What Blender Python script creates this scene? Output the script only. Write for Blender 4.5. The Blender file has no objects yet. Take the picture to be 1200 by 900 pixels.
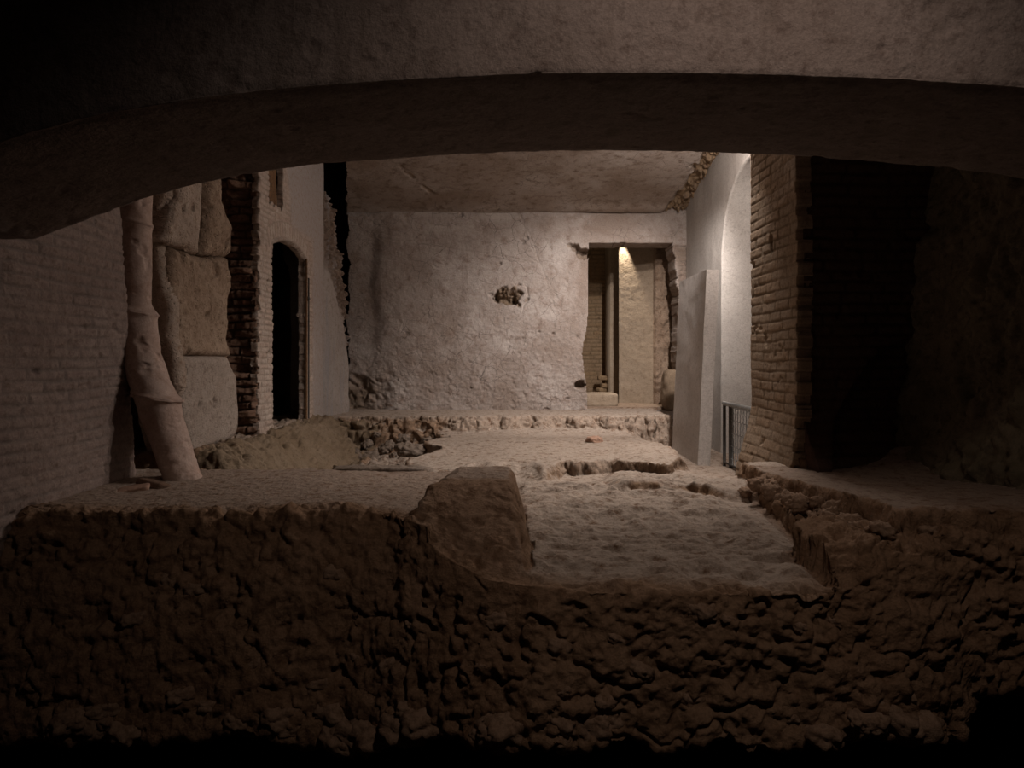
import bpy, math
import numpy as np
C = bpy.context.scene.collection
E = 2.2            # eye height above the pit floor
F = 800.0          # focal length in pixels of the 1200x900 frame
HZ = 420.0         # horizon row
rng = np.random.default_rng(7)

def W(px, py, Y):                       # pixel + depth -> world point
    return np.array([(px-600)*Y/F, Y, E+(HZ-py)*Y/F])
def onX(px, py, X):                     # pixel on a plane of constant X -> (Y, z relative to eye)
    Y = X*F/(px-600.0); return (Y, (HZ-py)*Y/F)

# ---------------------------------------------------------------- noise
def _h(ix, iy, iz, s):
    h = (ix.astype(np.int64)*374761393 + iy.astype(np.int64)*668265263 + iz.astype(np.int64)*2147483647*3 + iz.astype(np.int64)*1274126177 + s*144665) & 0xffffffff
    h = ((h ^ (h >> 13))*1274126177) & 0xffffffff
    h = ((h ^ (h >> 16))*2246822519) & 0xffffffff
    return h ^ (h >> 15)
def r01(ix, iy, iz, s): return (_h(ix, iy, iz, s) & 0xffff)/65535.0
def vn(x, y, z, s=0):                   # smooth value noise -1..1
    x = np.asarray(x, float); y = np.asarray(y, float)+x*0; z = np.asarray(z, float)+x*0
    ix = np.floor(x); iy = np.floor(y); iz = np.floor(z)
    fx = x-ix; fy = y-iy; fz = z-iz
    ux = fx**3*(fx*(fx*6-15)+10); uy = fy**3*(fy*(fy*6-15)+10); uz = fz**3*(fz*(fz*6-15)+10)
    r = 0
    for a in (0, 1):
        for b in (0, 1):
            for c in (0, 1):
                w = (ux if a else 1-ux)*(uy if b else 1-uy)*(uz if c else 1-uz)
                r = r + w*r01(ix+a, iy+b, iz+c, s)
    return r*2-1
def fbm(x, y, z, f, o=4, s=0, g=.5):
    t = 0; a = 1; n = 0
    for k in range(o):
        t = t+a*vn(x*f+k*7.3, y*f+k*3.1, z*f+k*5.7, s+k*13); n += a; a *= g; f *= 2.03
    return t/n
def worley(x, y, z, f, s=0):            # F1, F2, cell id
    x = x*f; y = y*f+x*0; z = z*f+x*0
    ix = np.floor(x); iy = np.floor(y); iz = np.floor(z)
    d1 = np.full(x.shape, 9.); d2 = np.full(x.shape, 9.); cid = np.zeros(x.shape)
    for a in (-1, 0, 1):
        for b in (-1, 0, 1):
            for c in (-1, 0, 1):
                jx = ix+a; jy = iy+b; jz = iz+c
                d = np.sqrt((jx+r01(jx, jy, jz, s)-x)**2+(jy+r01(jx, jy, jz, s+1)-y)**2+(jz+r01(jx, jy, jz, s+2)-z)**2)
                m = d < d1
                d2 = np.where(m, d1, np.minimum(d2, d)); cid = np.where(m, r01(jx, jy, jz, s+3), cid); d1 = np.where(m, d, d1)
    return d1, d2, cid
def ss(a, b, x):
    t = np.clip((x-a)/(b-a), 0, 1); return t*t*(3-2*t)
def lerp(a, b, m): return a+(b-a)*m

# ---------------------------------------------------------------- mesh helpers
def mesh_obj(name, V, Fq, mat, parent=None, col=None, origin=None, smooth=True):
    V = np.asarray(V, float)
    if origin is None: origin = (0, 0, 0)
    po = np.zeros(3)
    if parent is not None: po = np.array(parent.location)
    V = V-np.array(origin)
    me = bpy.data.meshes.new(name)
    Fq = np.asarray(Fq, np.int32); nf, k = Fq.shape
    me.vertices.add(len(V)); me.vertices.foreach_set('co', V.astype(np.float32).ravel())
    me.loops.add(nf*k); me.loops.foreach_set('vertex_index', Fq.ravel())
    me.polygons.add(nf); me.polygons.foreach_set('loop_start', np.arange(0, nf*k, k, dtype=np.int32))
    me.polygons.foreach_set('loop_total', np.full(nf, k, np.int32))
    me.polygons.foreach_set('use_smooth', np.full(nf, smooth))
    me.update(calc_edges=True); me.validate()
    if col is not None:
        a = me.color_attributes.new('Mix', 'FLOAT_COLOR', 'POINT')
        c = np.ones((len(V), 4), np.float32); c[:, :3] = col
        a.data.foreach_set('color', c.ravel())
    me.materials.append(mat)
    o = bpy.data.objects.new(name, me); C.objects.link(o)
    o.location = np.array(origin)-po
    if parent is not None: o.parent = parent
    return o
def tag(o, label=None, cat=None, group=None, kind=None):
    if label: o['label'] = label
    if cat: o['category'] = cat
    if group: o['group'] = group
    if kind: o['kind'] = kind
    return o
def empty(name, loc):
    o = bpy.data.objects.new(name, None); o.empty_display_size = .1; o.location = loc; C.objects.link(o); return o

def gnormal(P):
    du = np.gradient(P, axis=1); dv = np.gradient(P, axis=0)
    n = np.cross(du, dv); l = np.linalg.norm(n, axis=2, keepdims=True); l[l == 0] = 1
    return n/l
def grid_faces(nv, nu, keep=None):
    i = np.arange(nv*nu).reshape(nv, nu)
    q = np.stack([i[:-1, :-1], i[:-1, 1:], i[1:, 1:], i[1:, :-1]], -1)
    return q.reshape(-1, 4) if keep is None else q[keep]
def compact(V, Fq, col=None):
    u, inv = np.unique(Fq, return_inverse=True)
    return V[u], inv.reshape(Fq.shape), (None if col is None else col[u])
def extrude_border(V, Fq, col, back, rings=1, jit=0, seed=0):
    """give an open sheet a depth: its border is carried back along the vector `back`"""
    e = np.concatenate([Fq[:, [0, 1]], Fq[:, [1, 2]], Fq[:, [2, 3]], Fq[:, [3, 0]]])
    es = np.sort(e, 1); key = es[:, 0].astype(np.int64)*10**7+es[:, 1]
    _, idx, cnt = np.unique(key, return_index=True, return_counts=True)
    b = e[idx[cnt == 1]]
    bv, inv = np.unique(b, return_inverse=True); inv = inv.reshape(b.shape)
    last = bv; VV = [V]; CC = [col]; FF = [Fq]; n = len(V); base = V[bv]
    for r in range(1, rings+1):
        p = base+np.array(back)*(r/rings)
        if jit: 
            for ax in range(3): p[:, ax] += jit*fbm(p[:, 0], p[:, 1], p[:, 2], 9, 3, seed+ax*17)*(1 if r < rings else 0)
        VV.append(p); CC.append(col[bv]); new = np.arange(n, n+len(bv))
        FF.append(np.stack([last[inv[:, 1]], last[inv[:, 0]], new[inv[:, 0]], new[inv[:, 1]]], -1))
        last = new; n += len(bv)
    return np.concatenate(VV), np.concatenate(FF), np.concatenate(CC)

def pdist(a, b, poly):                  # signed distance to polygon (positive inside)
    poly = np.array(poly, float); ins = np.zeros(a.shape, bool); d = np.full(a.shape, 9e9)
    for k in range(len(poly)):
        x1, y1 = poly[k]; x2, y2 = poly[(k+1) % len(poly)]
        c = ((y1 > b) != (y2 > b)); xi = (x2-x1)*(b-y1)/((y2-y1) if y2 != y1 else 1e-9)+x1
        ins ^= c & (a < xi)
        t = np.clip(((a-x1)*(x2-x1)+(b-y1)*(y2-y1))/max((x2-x1)**2+(y2-y1)**2, 1e-12), 0, 1)
        d = np.minimum(d, np.hypot(a-x1-t*(x2-x1), b-y1-t*(y2-y1)))
    return np.where(ins, d, -d)

def sheet(name, O, U, V, N, lu, lv, res, disp, mask=None, depth=.1, mat=None, parent=None, rings=1, jit=0, origin=None, seed=0, build=True):
    """displaced rectangular sheet: O corner, U,V unit axes, N outward normal; disp(a,b,P)->(height, colour)"""
    O, U, V, N = [np.array(t, float) for t in (O, U, V, N)]
    nu = int(lu/res)+1; nv = int(lv/res)+1
    a, b = np.meshgrid(np.linspace(0, lu, nu), np.linspace(0, lv, nv))
    P = O+a[..., None]*U+b[..., None]*V
    h, col = disp(a, b, P)
    P = P+h[..., None]*N
    keep = None
    if mask is not None:
        m = mask(a, b); keep = (m[:-1, :-1]+m[1:, 1:]+m[:-1, 1:]+m[1:, :-1]) > 0
    Fq = grid_faces(nv, nu, keep)
    if np.dot(np.cross(U, V), N) < 0: Fq = Fq[:, ::-1]
    Vx, Fq, cc = compact(P.reshape(-1, 3), Fq, col.reshape(-1, 3))
    if depth: Vx, Fq, cc = extrude_border(Vx, Fq, cc, -N*depth, rings, jit, seed)
    if not build: return Vx, Fq, cc
    return mesh_obj(name, Vx, Fq, mat, parent, cc, origin)

def zcol(h, r=0., g=0., b=0.):
    o = np.zeros(h.shape+(3,)); o[..., 0] = r; o[..., 1] = g; o[..., 2] = b; return o

def bricks(a, b, L=.27, Hh=.062, mort=.012, seed=0, wav=.008):
    """returns height 0..1 of a brick course pattern, tone, mortar mask"""
    aw = a+wav*1.5*fbm(a, b, 0, 3, 2, seed+5); bw = b+wav*2*fbm(a, b, 0, 1.6, 3, seed+9)
    row = np.floor(bw/Hh)
    rl = L*(0.75+.5*r01(row, row*0, row*0, seed+3))
    off = r01(row, row*0+1, row*0, seed)*L
    c = (aw+off)/rl; cell = np.floor(c)
    fx = (c-cell)*rl; fy = bw-row*Hh
    ex = np.minimum(fx, rl-fx); ey = np.minimum(fy, Hh-fy)
    j = .6+.8*r01(cell, row, row*0, seed+7)
    d = np.minimum(ex, ey)+.004*fbm(a, b, 0, 30, 2, seed+2)
    h = ss(mort*.25*j, mort*1.0*j, d)
    tone = r01(cell, row, row*0+2, seed+11)
    return h, tone, 1-h

# ---------------------------------------------------------------- materials
def mat(name, c1, c2, c3=None, s1=3., s2=25., rough=.95, bump=.4, bs=60., tone=None, mortar=None, alt=None, cracks=0, spec=.15, streak=None, pit=0.):
    """c1/c2 large blotches, c3 small specks; colour attribute Mix: r tone per brick, g mortar, b other surface"""
    m = bpy.data.materials.new(name); m.use_nodes = True; nt = m.node_tree; N = nt.nodes; L = nt.links
    bs_ = N['Principled BSDF']; bs_.inputs['Roughness'].default_value = rough
    bs_.inputs['Specular IOR Level'].default_value = spec
    tc = N.new('ShaderNodeTexCoord')
    def noise(sc, det=6, ro=.6, vec=None, dist=0.):
        n = N.new('ShaderNodeTexNoise'); n.inputs['Scale'].default_value = sc; n.inputs['Detail'].default_value = det
        n.inputs['Roughness'].default_value = ro; n.inputs['Distortion'].default_value = dist
        L.new(vec if vec else tc.outputs['Object'], n.inputs['Vector']); return n.outputs['Fac']
    def ramp(f, a, b):
        r = N.new('ShaderNodeMapRange'); r.inputs['From Min'].default_value = a; r.inputs['From Max'].default_value = b
        L.new(f, r.inputs['Value']); return r.outputs['Result']
    def mixc(f, A, B, mode='MIX'):
        x = N.new('ShaderNodeMix'); x.data_type = 'RGBA'; x.blend_type = mode
        if isinstance(f, (int, float)): x.inputs[0].default_value = f
        else: L.new(f, x.inputs[0])
        for inp, v in ((x.inputs[6], A), (x.inputs[7], B)):
            if isinstance(v, (tuple, list)): inp.default_value = (*v, 1)
            else: L.new(v, inp)
        return x.outputs[2]
    def mul(f, k):
        x = N.new('ShaderNodeMath'); x.operation = 'MULTIPLY'; L.new(f, x.inputs[0])
        if isinstance(k, (int, float)): x.inputs[1].default_value = k
        else: L.new(k, x.inputs[1])
        return x.outputs[0]
    c = mixc(ramp(noise(s1, 5, .62, None, .4), .36, .64), c1, c2)
    at = N.new('ShaderNodeAttribute'); at.attribute_name = 'Mix'; sp = N.new('ShaderNodeSeparateColor'); L.new(at.outputs['Color'], sp.inputs[0])
    if tone: c = mixc(ramp(sp.outputs[0], .25, .95), c, tone)
    if alt: c = mixc(sp.outputs[2], c, alt)
    if c3: c = mixc(ramp(noise(s2, 8, .7), .5, .68), c, c3)
    if streak:
        mp = N.new('ShaderNodeMapping'); mp.inputs['Scale'].default_value = (5, 5, .5); L.new(tc.outputs['Object'], mp.inputs[0])
        c = mixc(ramp(noise(1.5, 5, .6, mp.outputs[0]), .52, .7), c, streak)
    if mortar: c = mixc(sp.outputs[1], c, mortar)
    v = N.new('ShaderNodeHueSaturation'); fv = ramp(noise(90, 4, .7), .2, .8); 
    mm = N.new('ShaderNodeMapRange'); mm.inputs['To Min'].default_value = .72; mm.inputs['To Max'].default_value = 1.22; L.new(fv, mm.inputs['Value'])
    L.new(mm.outputs[0], v.inputs['Value']); L.new(c, v.inputs['Color']); c = v.outputs['Color']
    hgt = noise(bs, 9, .68)
    if cracks:
        wv = N.new('ShaderNodeTexVoronoi'); wv.feature = 'DISTANCE_TO_EDGE'; wv.inputs['Scale'].default_value = cracks
        ad = N.new('ShaderNodeMix'); ad.data_type = 'VECTOR'; ad.inputs[0].default_value = .09
        nn = N.new('ShaderNodeTexNoise'); nn.inputs['Scale'].default_value = 5; nn.inputs['Detail'].default_value = 6; L.new(tc.outputs['Object'], nn.inputs['Vector'])
        L.new(tc.outputs['Object'], ad.inputs[4]); L.new(nn.outputs['Color'], ad.inputs[5]); L.new(ad.outputs[1], wv.inputs['Vector'])
        ck = ramp(wv.outputs['Distance'], .0, .018)
        gate = ramp(noise(1.6, 3), .42, .6)
        inv = N.new('ShaderNodeMath'); inv.operation = 'SUBTRACT'; inv.inputs[0].default_value = 1; L.new(ck, inv.inputs[1])
        cm = mul(inv.outputs[0], gate)
        c = mixc(mul(cm, .75), c, tuple(k*.3 for k in c1))
    if pit:
        vo = N.new('ShaderNodeTexVoronoi'); vo.inputs['Scale'].default_value = pit; L.new(tc.outputs['Object'], vo.inputs['Vector'])
        pv = ramp(vo.outputs['Distance'], .12, .3)
        hgt = mul(hgt, pv)
    b = N.new('ShaderNodeBump'); b.inputs['Strength'].default_value = bump; b.inputs['Distance'].default_value = .02
    L.new(hgt, b.inputs['Height']); L.new(b.outputs[0], bs_.inputs['Normal'])
    L.new(c, bs_.inputs['Base Color'])
    return m
def plain(name, c, rough=.6, metal=0.):
    m = mat(name, c, tuple(k*.7 for k in c), tuple(min(1, k*1.2) for k in c), 8, 60, rough, .15, 120)
    m.node_tree.nodes['Principled BSDF'].inputs['Metallic'].default_value = metal; return m

M_plaster = mat('old_plaster', (.30, .24, .205), (.50, .445, .415), (.27, .205, .17), 1.15, 7, .92, .95, 22, alt=(.20, .145, .10), cracks=5.5)
M_vault = mat('vault_plaster', (.27, .21, .17), (.41, .355, .32), (.17, .12, .09), 1.1, 9, .93, .45, 35, alt=(.25, .175, .11), cracks=7)
M_soil = mat('trodden_soil', (.27, .20, .155), (.34, .26, .21), (.20, .135, .09), 2.2, 22, .97, .55, 45, alt=(.17, .10, .06))
M_bank = mat('conglomerate', (.23, .145, .095), (.30, .20, .135), (.15, .085, .05), 2.5, 16, .97, .7, 40, alt=(.30, .23, .18))
M_brickL = mat('old_brick_left', (.27, .205, .18), (.34, .27, .24), (.20, .14, .115), 2.5, 30, .95, .5, 60, tone=(.31, .24, .21), mortar=(.235, .19, .17))
M_brickJ = mat('jamb_brick', (.40, .29, .235), (.46, .36, .30), (.30, .20, .15), 3, 30, .95, .5, 60, tone=(.42, .27, .20), mortar=(.27, .21, .17))
M_brickD = mat('broken_brick', (.17, .10, .07), (.22, .14, .10), (.11, .06, .04), 4, 30, .96, .7, 50, tone=(.25, .155, .11), mortar=(.13, .085, .06))
M_brickP = mat('pier_brick', (.31, .24, .175), (.37, .29, .22), (.24, .175, .12), 2.2, 26, .95, .38, 55, tone=(.34, .25, .175), mortar=(.19, .14, .095))
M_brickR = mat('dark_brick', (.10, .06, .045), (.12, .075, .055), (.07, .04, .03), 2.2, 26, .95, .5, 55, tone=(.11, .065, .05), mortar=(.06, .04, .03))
M_tufa = mat('tufa', (.36, .28, .225), (.44, .36, .30), (.25, .17, .12), 4, 20, .96, .7, 38, pit=42)
M_tufa2 = mat('brown_tufa', (.28, .20, .145), (.36, .27, .20), (.17, .11, .075), 4, 18, .96, .8, 34, pit=36)
M_trav = mat('travertine', (.32, .26, .22), (.38, .32, .275), (.21, .16, .13), 3, 26, .95, .65, 45, pit=55)
M_pipe = mat('clay_pipe', (.40, .285, .235), (.47, .36, .31), (.32, .215, .17), 3.5, 16, .72, .22, 50, spec=.3)
M_white = mat('lime_render', (.47, .44, .415), (.55, .52, .49), (.38, .35, .325), 2.0, 30, .92, .3, 55)
M_panel = mat('grey_render', (.50, .465, .44), (.57, .535, .51), (.41, .375, .35), 1.8, 26, .92, .25, 60)
M_arch = mat('arch_plaster', (.25, .205, .185), (.30, .25, .23), (.17, .13, .115), 2.0, 22, .94, .55, 50, streak=(.20, .16, .14))
M_pit = mat('unlit_soil', (.035, .025, .02), (.05, .035, .028), (.02, .015, .01), 3, 20)  # soil coloured near black so the pit reads as unlit
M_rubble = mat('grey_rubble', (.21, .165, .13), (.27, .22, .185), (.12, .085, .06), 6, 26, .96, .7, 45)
M_mound = mat('ochre_earth', (.20, .145, .095), (.25, .19, .135), (.14, .10, .065), 3, 22, .97, .6, 45)
M_inner = mat('inner_plaster', (.34, .27, .20), (.39, .315, .24), (.27, .205, .145), 2, 20, .93, .35, 50)
M_innerb = mat('inner_brick', (.26, .18, .115), (.31, .225, .145), (.19, .125, .075), 2.5, 26, .95, .5, 55, tone=(.29, .20, .12), mortar=(.18, .13, .08))
M_rock = mat('rock_wall', (.15, .125, .085), (.20, .165, .115), (.08, .065, .045), 4, 18, .96, .8, 34)
M_steel = plain('galvanised_steel', (.33, .34, .34), .45, .7)
M_dsteel = plain('dark_steel', (.08, .075, .07), .6, .5)
M_wood = mat('old_timber', (.17, .095, .05), (.22, .13, .07), (.10, .05, .03), 5, 40, .85, .5, 60)
M_red = mat('red_tile', (.36, .225, .165), (.42, .28, .21), (.28, .165, .115), 8, 40, .9, .4, 70)

# ================================================================ GROUND
def interp(x, xs, ys): return np.interp(x, xs, ys)
def Yt(X):            # where the cut front face tops out
    return interp(X, [-4, -.66, -.55, -.42, -.3, -.12, .1, .3, 1.1, 1.3, 1.75, 4], [3.2, 3.2, 3.14, 2.98, 2.86, 2.74, 2.64, 2.58, 2.56, 2.60, 2.72, 2.74])
def Hh(X, Y):
    wx = X+.05*fbm(X, Y, 0, 3.1, 3, 5); wy = Y+.06*fbm(X, Y, 0, 2.7, 3, 6)
    wx2 = X+.03*fbm(X, Y, 2, 9, 3, 15); wy2 = Y+.035*fbm(X, Y, 2, 8, 3, 16)
    z = -.885+.02*(Y-2.6)*.4+.012*fbm(X, Y*1.6, 0, 2.2, 3, 1)+X*0
    # trodden slab with its broken front lip
    fe = interp(wx, [-1, .3, .45, .8, 1.1, 1.4], [4.5, 4.75, 5.05, 4.98, 4.80, 4.95])+.14*vn(X*5.5, 0, 0, 44)+.07*vn(X*13, 0, 0, 45)
    wdt = interp(X, [-1, .3, .5, 2], [.5, .45, .06, .05])*(1+.8*vn(X*8, 0, 0, 48))
    slab = ss(0, 1, (wy+.6*(wy2-Y)-fe)/wdt)*ss(1.39, 1.29, wx2+.05*np.sin(Y*4))
    z = lerp(z, -.775-.02*ss(.2, -.5, X)-.065*ss(6.6, 7.6, Y)+.03*ss(.75, 1.05, X)*ss(4.7, 5.1, Y)*ss(6.4, 5.8, Y), slab)
    z = z+.02*slab*ss(.5, 0, np.abs(wy-fe-.15))*ss(.7, 1.0, X)
    # broken blocks before the pillar
    blk = ss(.62, .74, wx2)*ss(4.30, 4.38, wy2+.3*(wx-1.1)+.10*vn(X*7, 0, 0, 46))*ss(1.75, 1.6, X)
    z = np.maximum(z, lerp(z, -.815+.02*vn(X*6, Y*6, 0, 47), blk*ss(5.05, 4.95, Y)))
    # low ground before the gate
    tr = ss(1.30, 1.40, wx2)*ss(4.85, 5.05, wy)
    z = lerp(z, -1.045, tr)
    # step up to the back room
    st = ss(7.92, 8.08, wy2+.10*vn(X*5, Y*0, 0, 3)+.03*vn(X*14, Y*0, 0, 4))*ss(1.95, 1.85, X)
    z = lerp(z, -.675, st)
    fo = ss(7.72, 7.95, wy2)*(1-st)*ss(1.5, 1.3, X)
    z = z+fo*.02
    # hollow with rubble on the left
    ho = ss(-.72, -.80, wx2+.09*np.sin(Y*5))*ss(4.45, 4.60, wy2)
    hz = lerp(-1.25, -.675, ss(7.6, 8.06, wy2+.7*(wx2-X)))+.05*vn(X*7, Y*5, 0, 12)*ss(8.1, 7.9, Y)
    z = lerp(z, np.minimum(hz, z), ho)
    # mound under the side door
    mo = ss(4.5, 4.75, Y)*ss(8.0, 7.6, Y)
    mz = -.655-.36*ss(-2.12, -1.66, wx+.1*(wx2-X))-.6*ss(-1.72, -1.5, wx)+.03*vn(X*9, Y*9, 0, 8)
    z = np.where(mo > 0, np.maximum(z, lerp(-1.2, mz, mo)), z)
    # left ledge
    eR = interp(Y, [2.6, 3.0, 4.3, 5], [.10, .06, .02, -.05])
    a = ss(eR+.03, eR-.07, wx2)
    fr = ss(0, 1, (wy-interp(X, [-.66, -.5, -.36, -.3], [3.15, 3.02, 2.86, 3.1]))/.05)
    bk = ss(4.52, 4.44, wy2+interp(X, [-2.5, -.8, -.3], [0, 0, .12]))
    led = a*fr*bk
    topz = -.72+.012*fbm(X, Y, 0, 1.7, 3, 21)
    z = np.where(led > .02, np.maximum(z, lerp(-.95, topz, led)), z)
    rdg = ss(-.56, -.34, wx-.10*(Y-3.3)+.04*vn(X*9, Y*9, 0, 24))*ss(eR+.04, eR-.07, wx2)*ss(2.60, 3.34, wy)**.85*ss(4.25, 3.7, wy)
    z = np.where(rdg > .002, np.maximum(z, lerp(-.92, -.585+.02*fbm(X, Y, 0, 4, 3, 23), rdg)), z)
    # right ledge: skirt, lower tier and top
    e0 = interp(Y, [2.5, 3.05, 3.2, 3.9, 4.3, 5], [1.20, 1.25, 1.38, 1.46, 1.54, 1.7])
    k1 = ss(e0-.03, e0+.02, wx2)*ss(4.5, 4.3, wy)
    t1 = lerp(-.84, -.725, ss(2.58, 2.75, wy))-.07*ss(3.05, 3.2, wy)+.03*vn(X*7, Y*7, 0, 33)
    z = np.maximum(z, lerp(-1.1, t1, k1))
    e1 = interp(Y, [2.6, 2.9, 3.5, 4.3, 5], [1.66, 1.60, 1.58, 1.57, 1.6])
    k2 = ss(e1-.05, e1+.04, wx2)*ss(2.70, 2.80, wy2)*ss(4.95, 4.75, wy-.2*ss(1.9, 2.2, X))
    t2 = lerp(-.625, -.72, ss(2.7, 4.4, Y))+.22*ss(4.0, 4.6, Y)*ss(2.0, 2.9, X)+.01*fbm(X, Y, 0, 2, 3, 31)
    z = np.maximum(z, lerp(-1.1, t2, k2))
    # footing of the brick pillar
    ft = ss(1.86, 1.92, wx2)*ss(4.42, 4.55, wy)*ss(5.6, 5.3, wy)
    z = np.maximum(z, lerp(-1.1, -.66, ft))
    return z
nx = 600
Xs = np.concatenate([np.linspace(-3.6, -2.4, 40)[:-1], np.linspace(-2.4, 2.5, nx), np.linspace(2.5, 4.2, 60)[1:]])
tf = np.linspace(0, 1, 95)[:-1]; tq = np.linspace(0, 1, 430)
un = 14
rows = []
X = Xs
yt = Yt(X); zt = Hh(X, yt)
zb = -1.385+.05*fbm(X, 0*X, 0, 2.2, 4, 71)+.03*vn(X*9, 0, 0, 72)+.19*ss(1.72, 1.80, X); yb = interp(X, [-4, -.75, -.1, .1, 1.3, 1.8, 4], [2.95, 2.93, 2.55, 2.48, 2.48, 2.62, 2.7])+.05*fbm(X, 0*X+3, 0, 1.7, 3, 73); zb = zb-.556*(yb-2.48)
for k in range(un):                    # undercut
    q = k/un; rows.append(np.stack([X, 5.2-(5.2-yb)*q**.6, zb-.28*(1-q**3)], -1))
for t in tf:                           # cut face
    bulge = .03*np.sin(t*math.pi)*ss(-.2, -.7, X)
    tz = t
    y = lerp(yb, yt, t**1.15)-bulge; z = lerp(zb, zt, 1-(1-tz)**1.15)
    rows.append(np.stack([X, y, z], -1))
yl = np.linspace(2.56, 9.25, 8000); dens = 1/(.011+.0035*(yl-2.5))
for c_, w_, g_ in ((3.2, .12, 2.2), (4.48, .12, 1.5), (4.95, .22, 2.), (8.0, .16, 4.), (2.7, .2, 1.)): dens = dens*(1+g_*np.exp(-((yl-c_)/w_)**2))
cd_ = np.cumsum(dens); yrow = np.interp(np.linspace(cd_[0], cd_[-1], 560), cd_, yl)
for y0_ in yrow:
    q = (y0_-2.56)/(9.25-2.56); y = np.where(y0_ > 4.0, y0_, yt+(4.0-yt)*(y0_-2.56)/(4.0-2.56))
    rows.append(np.stack([X, y, Hh(X, y)], -1))
P = np.array(rows)
Nn = gnormal(P); Nn[Nn[..., 2] < -.2] *= 1
x, y, z = P[..., 0], P[..., 1], P[..., 2]
ti = np.arange(len(rows))[:, None]+0*x
dyt = np.where(ti >= un+94, y-yt[None, :], 0)+.10*fbm(x, y, z, 6, 3, 39)
front = ss(.24, -.02, dyt)*ss(-2, un+3, ti)
steep = ss(.80, .5, Nn[..., 2])
e0_ = interp(y, [2.5, 3.05, 3.2, 3.9, 4.3, 5], [1.18, 1.23, 1.36, 1.44, 1.52, 1.7]); e1_ = interp(y, [2.6, 2.9, 3.5, 4.3, 5], [1.66, 1.60, 1.58, 1.57, 1.6])
tier = ss(e0_-.05, e0_+.05, x)*(1-ss(e1_-.02, e1_+.06, x)*ss(2.74, 2.84, y))*ss(4.5, 4.3, y)
rface = ss(-.46, -.38, x)*ss(.08, .0, x)*ss(3.42, 3.30, y)
mndm = .95*(x < -1.5)*ss(4.5, 4.7, y)*ss(8.0, 7.8, y)
rough = np.clip(np.maximum(np.maximum(np.maximum(front, steep*.85), np.maximum(tier, rface*.85)), mndm), 0, 1)
ledgeT = ((x < .02) & (y < 4.5)) | (x > 1.5)
smoothridge = ss(-.44, -.36, x)*ss(.35, .05, x)*ss(-1.02, -.88, z)
d1, d2, cid = worley(x+.03*fbm(x, y, z, 6, 2, 3), y, z, 6.5, 40)
e1, e2, cid2 = worley(x, y, z, 15, 50)
crag = .5*np.clip(d2-d1, 0, .5)*2*(.3+cid)+.25*fbm(x, y, z, 5, 5, 60)
crag2 = np.clip(e2-e1, 0, .5)*(.2+cid2)
rid = 1-np.abs(fbm(x, y, z, 3.2, 4, 64))*2.2
backstep = ss(7.0, 7.6, y)*steep
u1, u2, ui = worley(x+.04*fbm(x, y, z, 9, 2, 94), y, z*1.3, 10, 95)
hgt0 = backstep*(.07*np.clip(u2-u1, 0, .5)*(.2+ui)+.03*fbm(x, y, z, 13, 4, 96))
hgt = hgt0+rough*(1-.65*smoothridge)*(1-.3*backstep)*(.048*crag+.028*crag2+.032*fbm(x, y, z, 2.3, 3, 61)+.020*fbm(x, y, z, 19, 4, 62)-.026*ss(.25, .5, fbm(x, y, z*1.7, 8, 5, 67))+.012*fbm(x+z, y, z-x, 34, 3, 68)-.026*ss(.86, 1, rid))
gouge = np.clip(fbm(x*.9+z*1.3, y, z*.4, 9, 3, 66)-.15, 0, 1)*ss(-1.0, -.9, z)*0
# trodden surface: scalloped trampled soil
sc = 1-np.abs(fbm(x*.75, y*1.5, 0, 5.2, 3, 80))*1.8
sc2 = fbm(x*.8, y*1.4, 0, 13, 4, 81)
chan = ss(0.0, .1, x)*ss(1.35, 1.2, x)*ss(5, 4.4, y)
hgt = hgt+(1-rough)*(.010*sc2*(.45+1.5*chan)+.034*sc*chan+.022*chan*fbm(x*.8, y, 0, 2.6, 2, 84)+.004*fbm(x, y, 0, 40, 2, 82))
slabm = ss(4.7, 4.9, y)*ss(8.0, 7.8, y)
hgt = hgt+(1-rough)*slabm*(.014*fbm(x, y*.7, 0, 4, 4, 83))
hol = ss(-1.0, -1.1, z)*(x < -.5)*(y > 4.5)
g1, g2, gi = worley(x, y, z, 8, 90)
hgt = hgt+hol*(.10*np.clip(g2-g1, 0, .6)*(.3+gi)+.03*fbm(x, y, z, 9, 3, 91))
hgt = hgt+backstep*(x < -.75)*(.16*np.clip(worley(x, y, z, 5, 92)[1]-worley(x, y, z, 5, 92)[0], 0, .6)-.08*ss(-.85, -1.0, z)+.05*fbm(x, y, z, 6, 4, 93))
farface = ss(7.2, 7.5, y)*steep*(x < -.4)
P = P+Nn*hgt[..., None]
P[..., 2] += E
col = np.zeros(P.shape); col[..., 0] = cid; col[..., 2] = np.maximum(np.clip(1-rough, 0, 1)*ss(.5, .8, Nn[..., 2]), .75*ss(4.6, 5.4, y)*(1-.8*ss(-.70, -.8, x)*ss(-.70, -.76, z)))  # pale tint held back in the left hollow, its shade put into the colour
q = grid_faces(*P.shape[:2]); cx = P.reshape(-1, 3)[q].mean(1); crow = q[:, 0]//len(Xs)
cz = cx[:, 2]-E; X0, Y0 = cx[:, 0], cx[:, 1]
isfront = crow < un+94
wob = .06*fbm(X0, Y0, cz, 4, 3, 101)
left = ((X0 < .07+wob) & ((Y0 < 4.55+wob)) & (X0 > -2.34))
right = (X0 > np.interp(Y0, [2.5, 3.05, 3.2, 3.9, 4.3, 5], [1.15, 1.2, 1.33, 1.40, 1.49, 1.65])+wob*.3) & (Y0 < 4.60) & (X0 < 2.56) & ~((X0 > 1.88) & (Y0 > 4.42))
mound = (X0 > -2.17) & (X0 < -1.55+wob) & (Y0 >= 4.55+wob) & (Y0 < 7.95)
A = P.reshape(-1, 3); cc = col.reshape(-1, 3)
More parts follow.
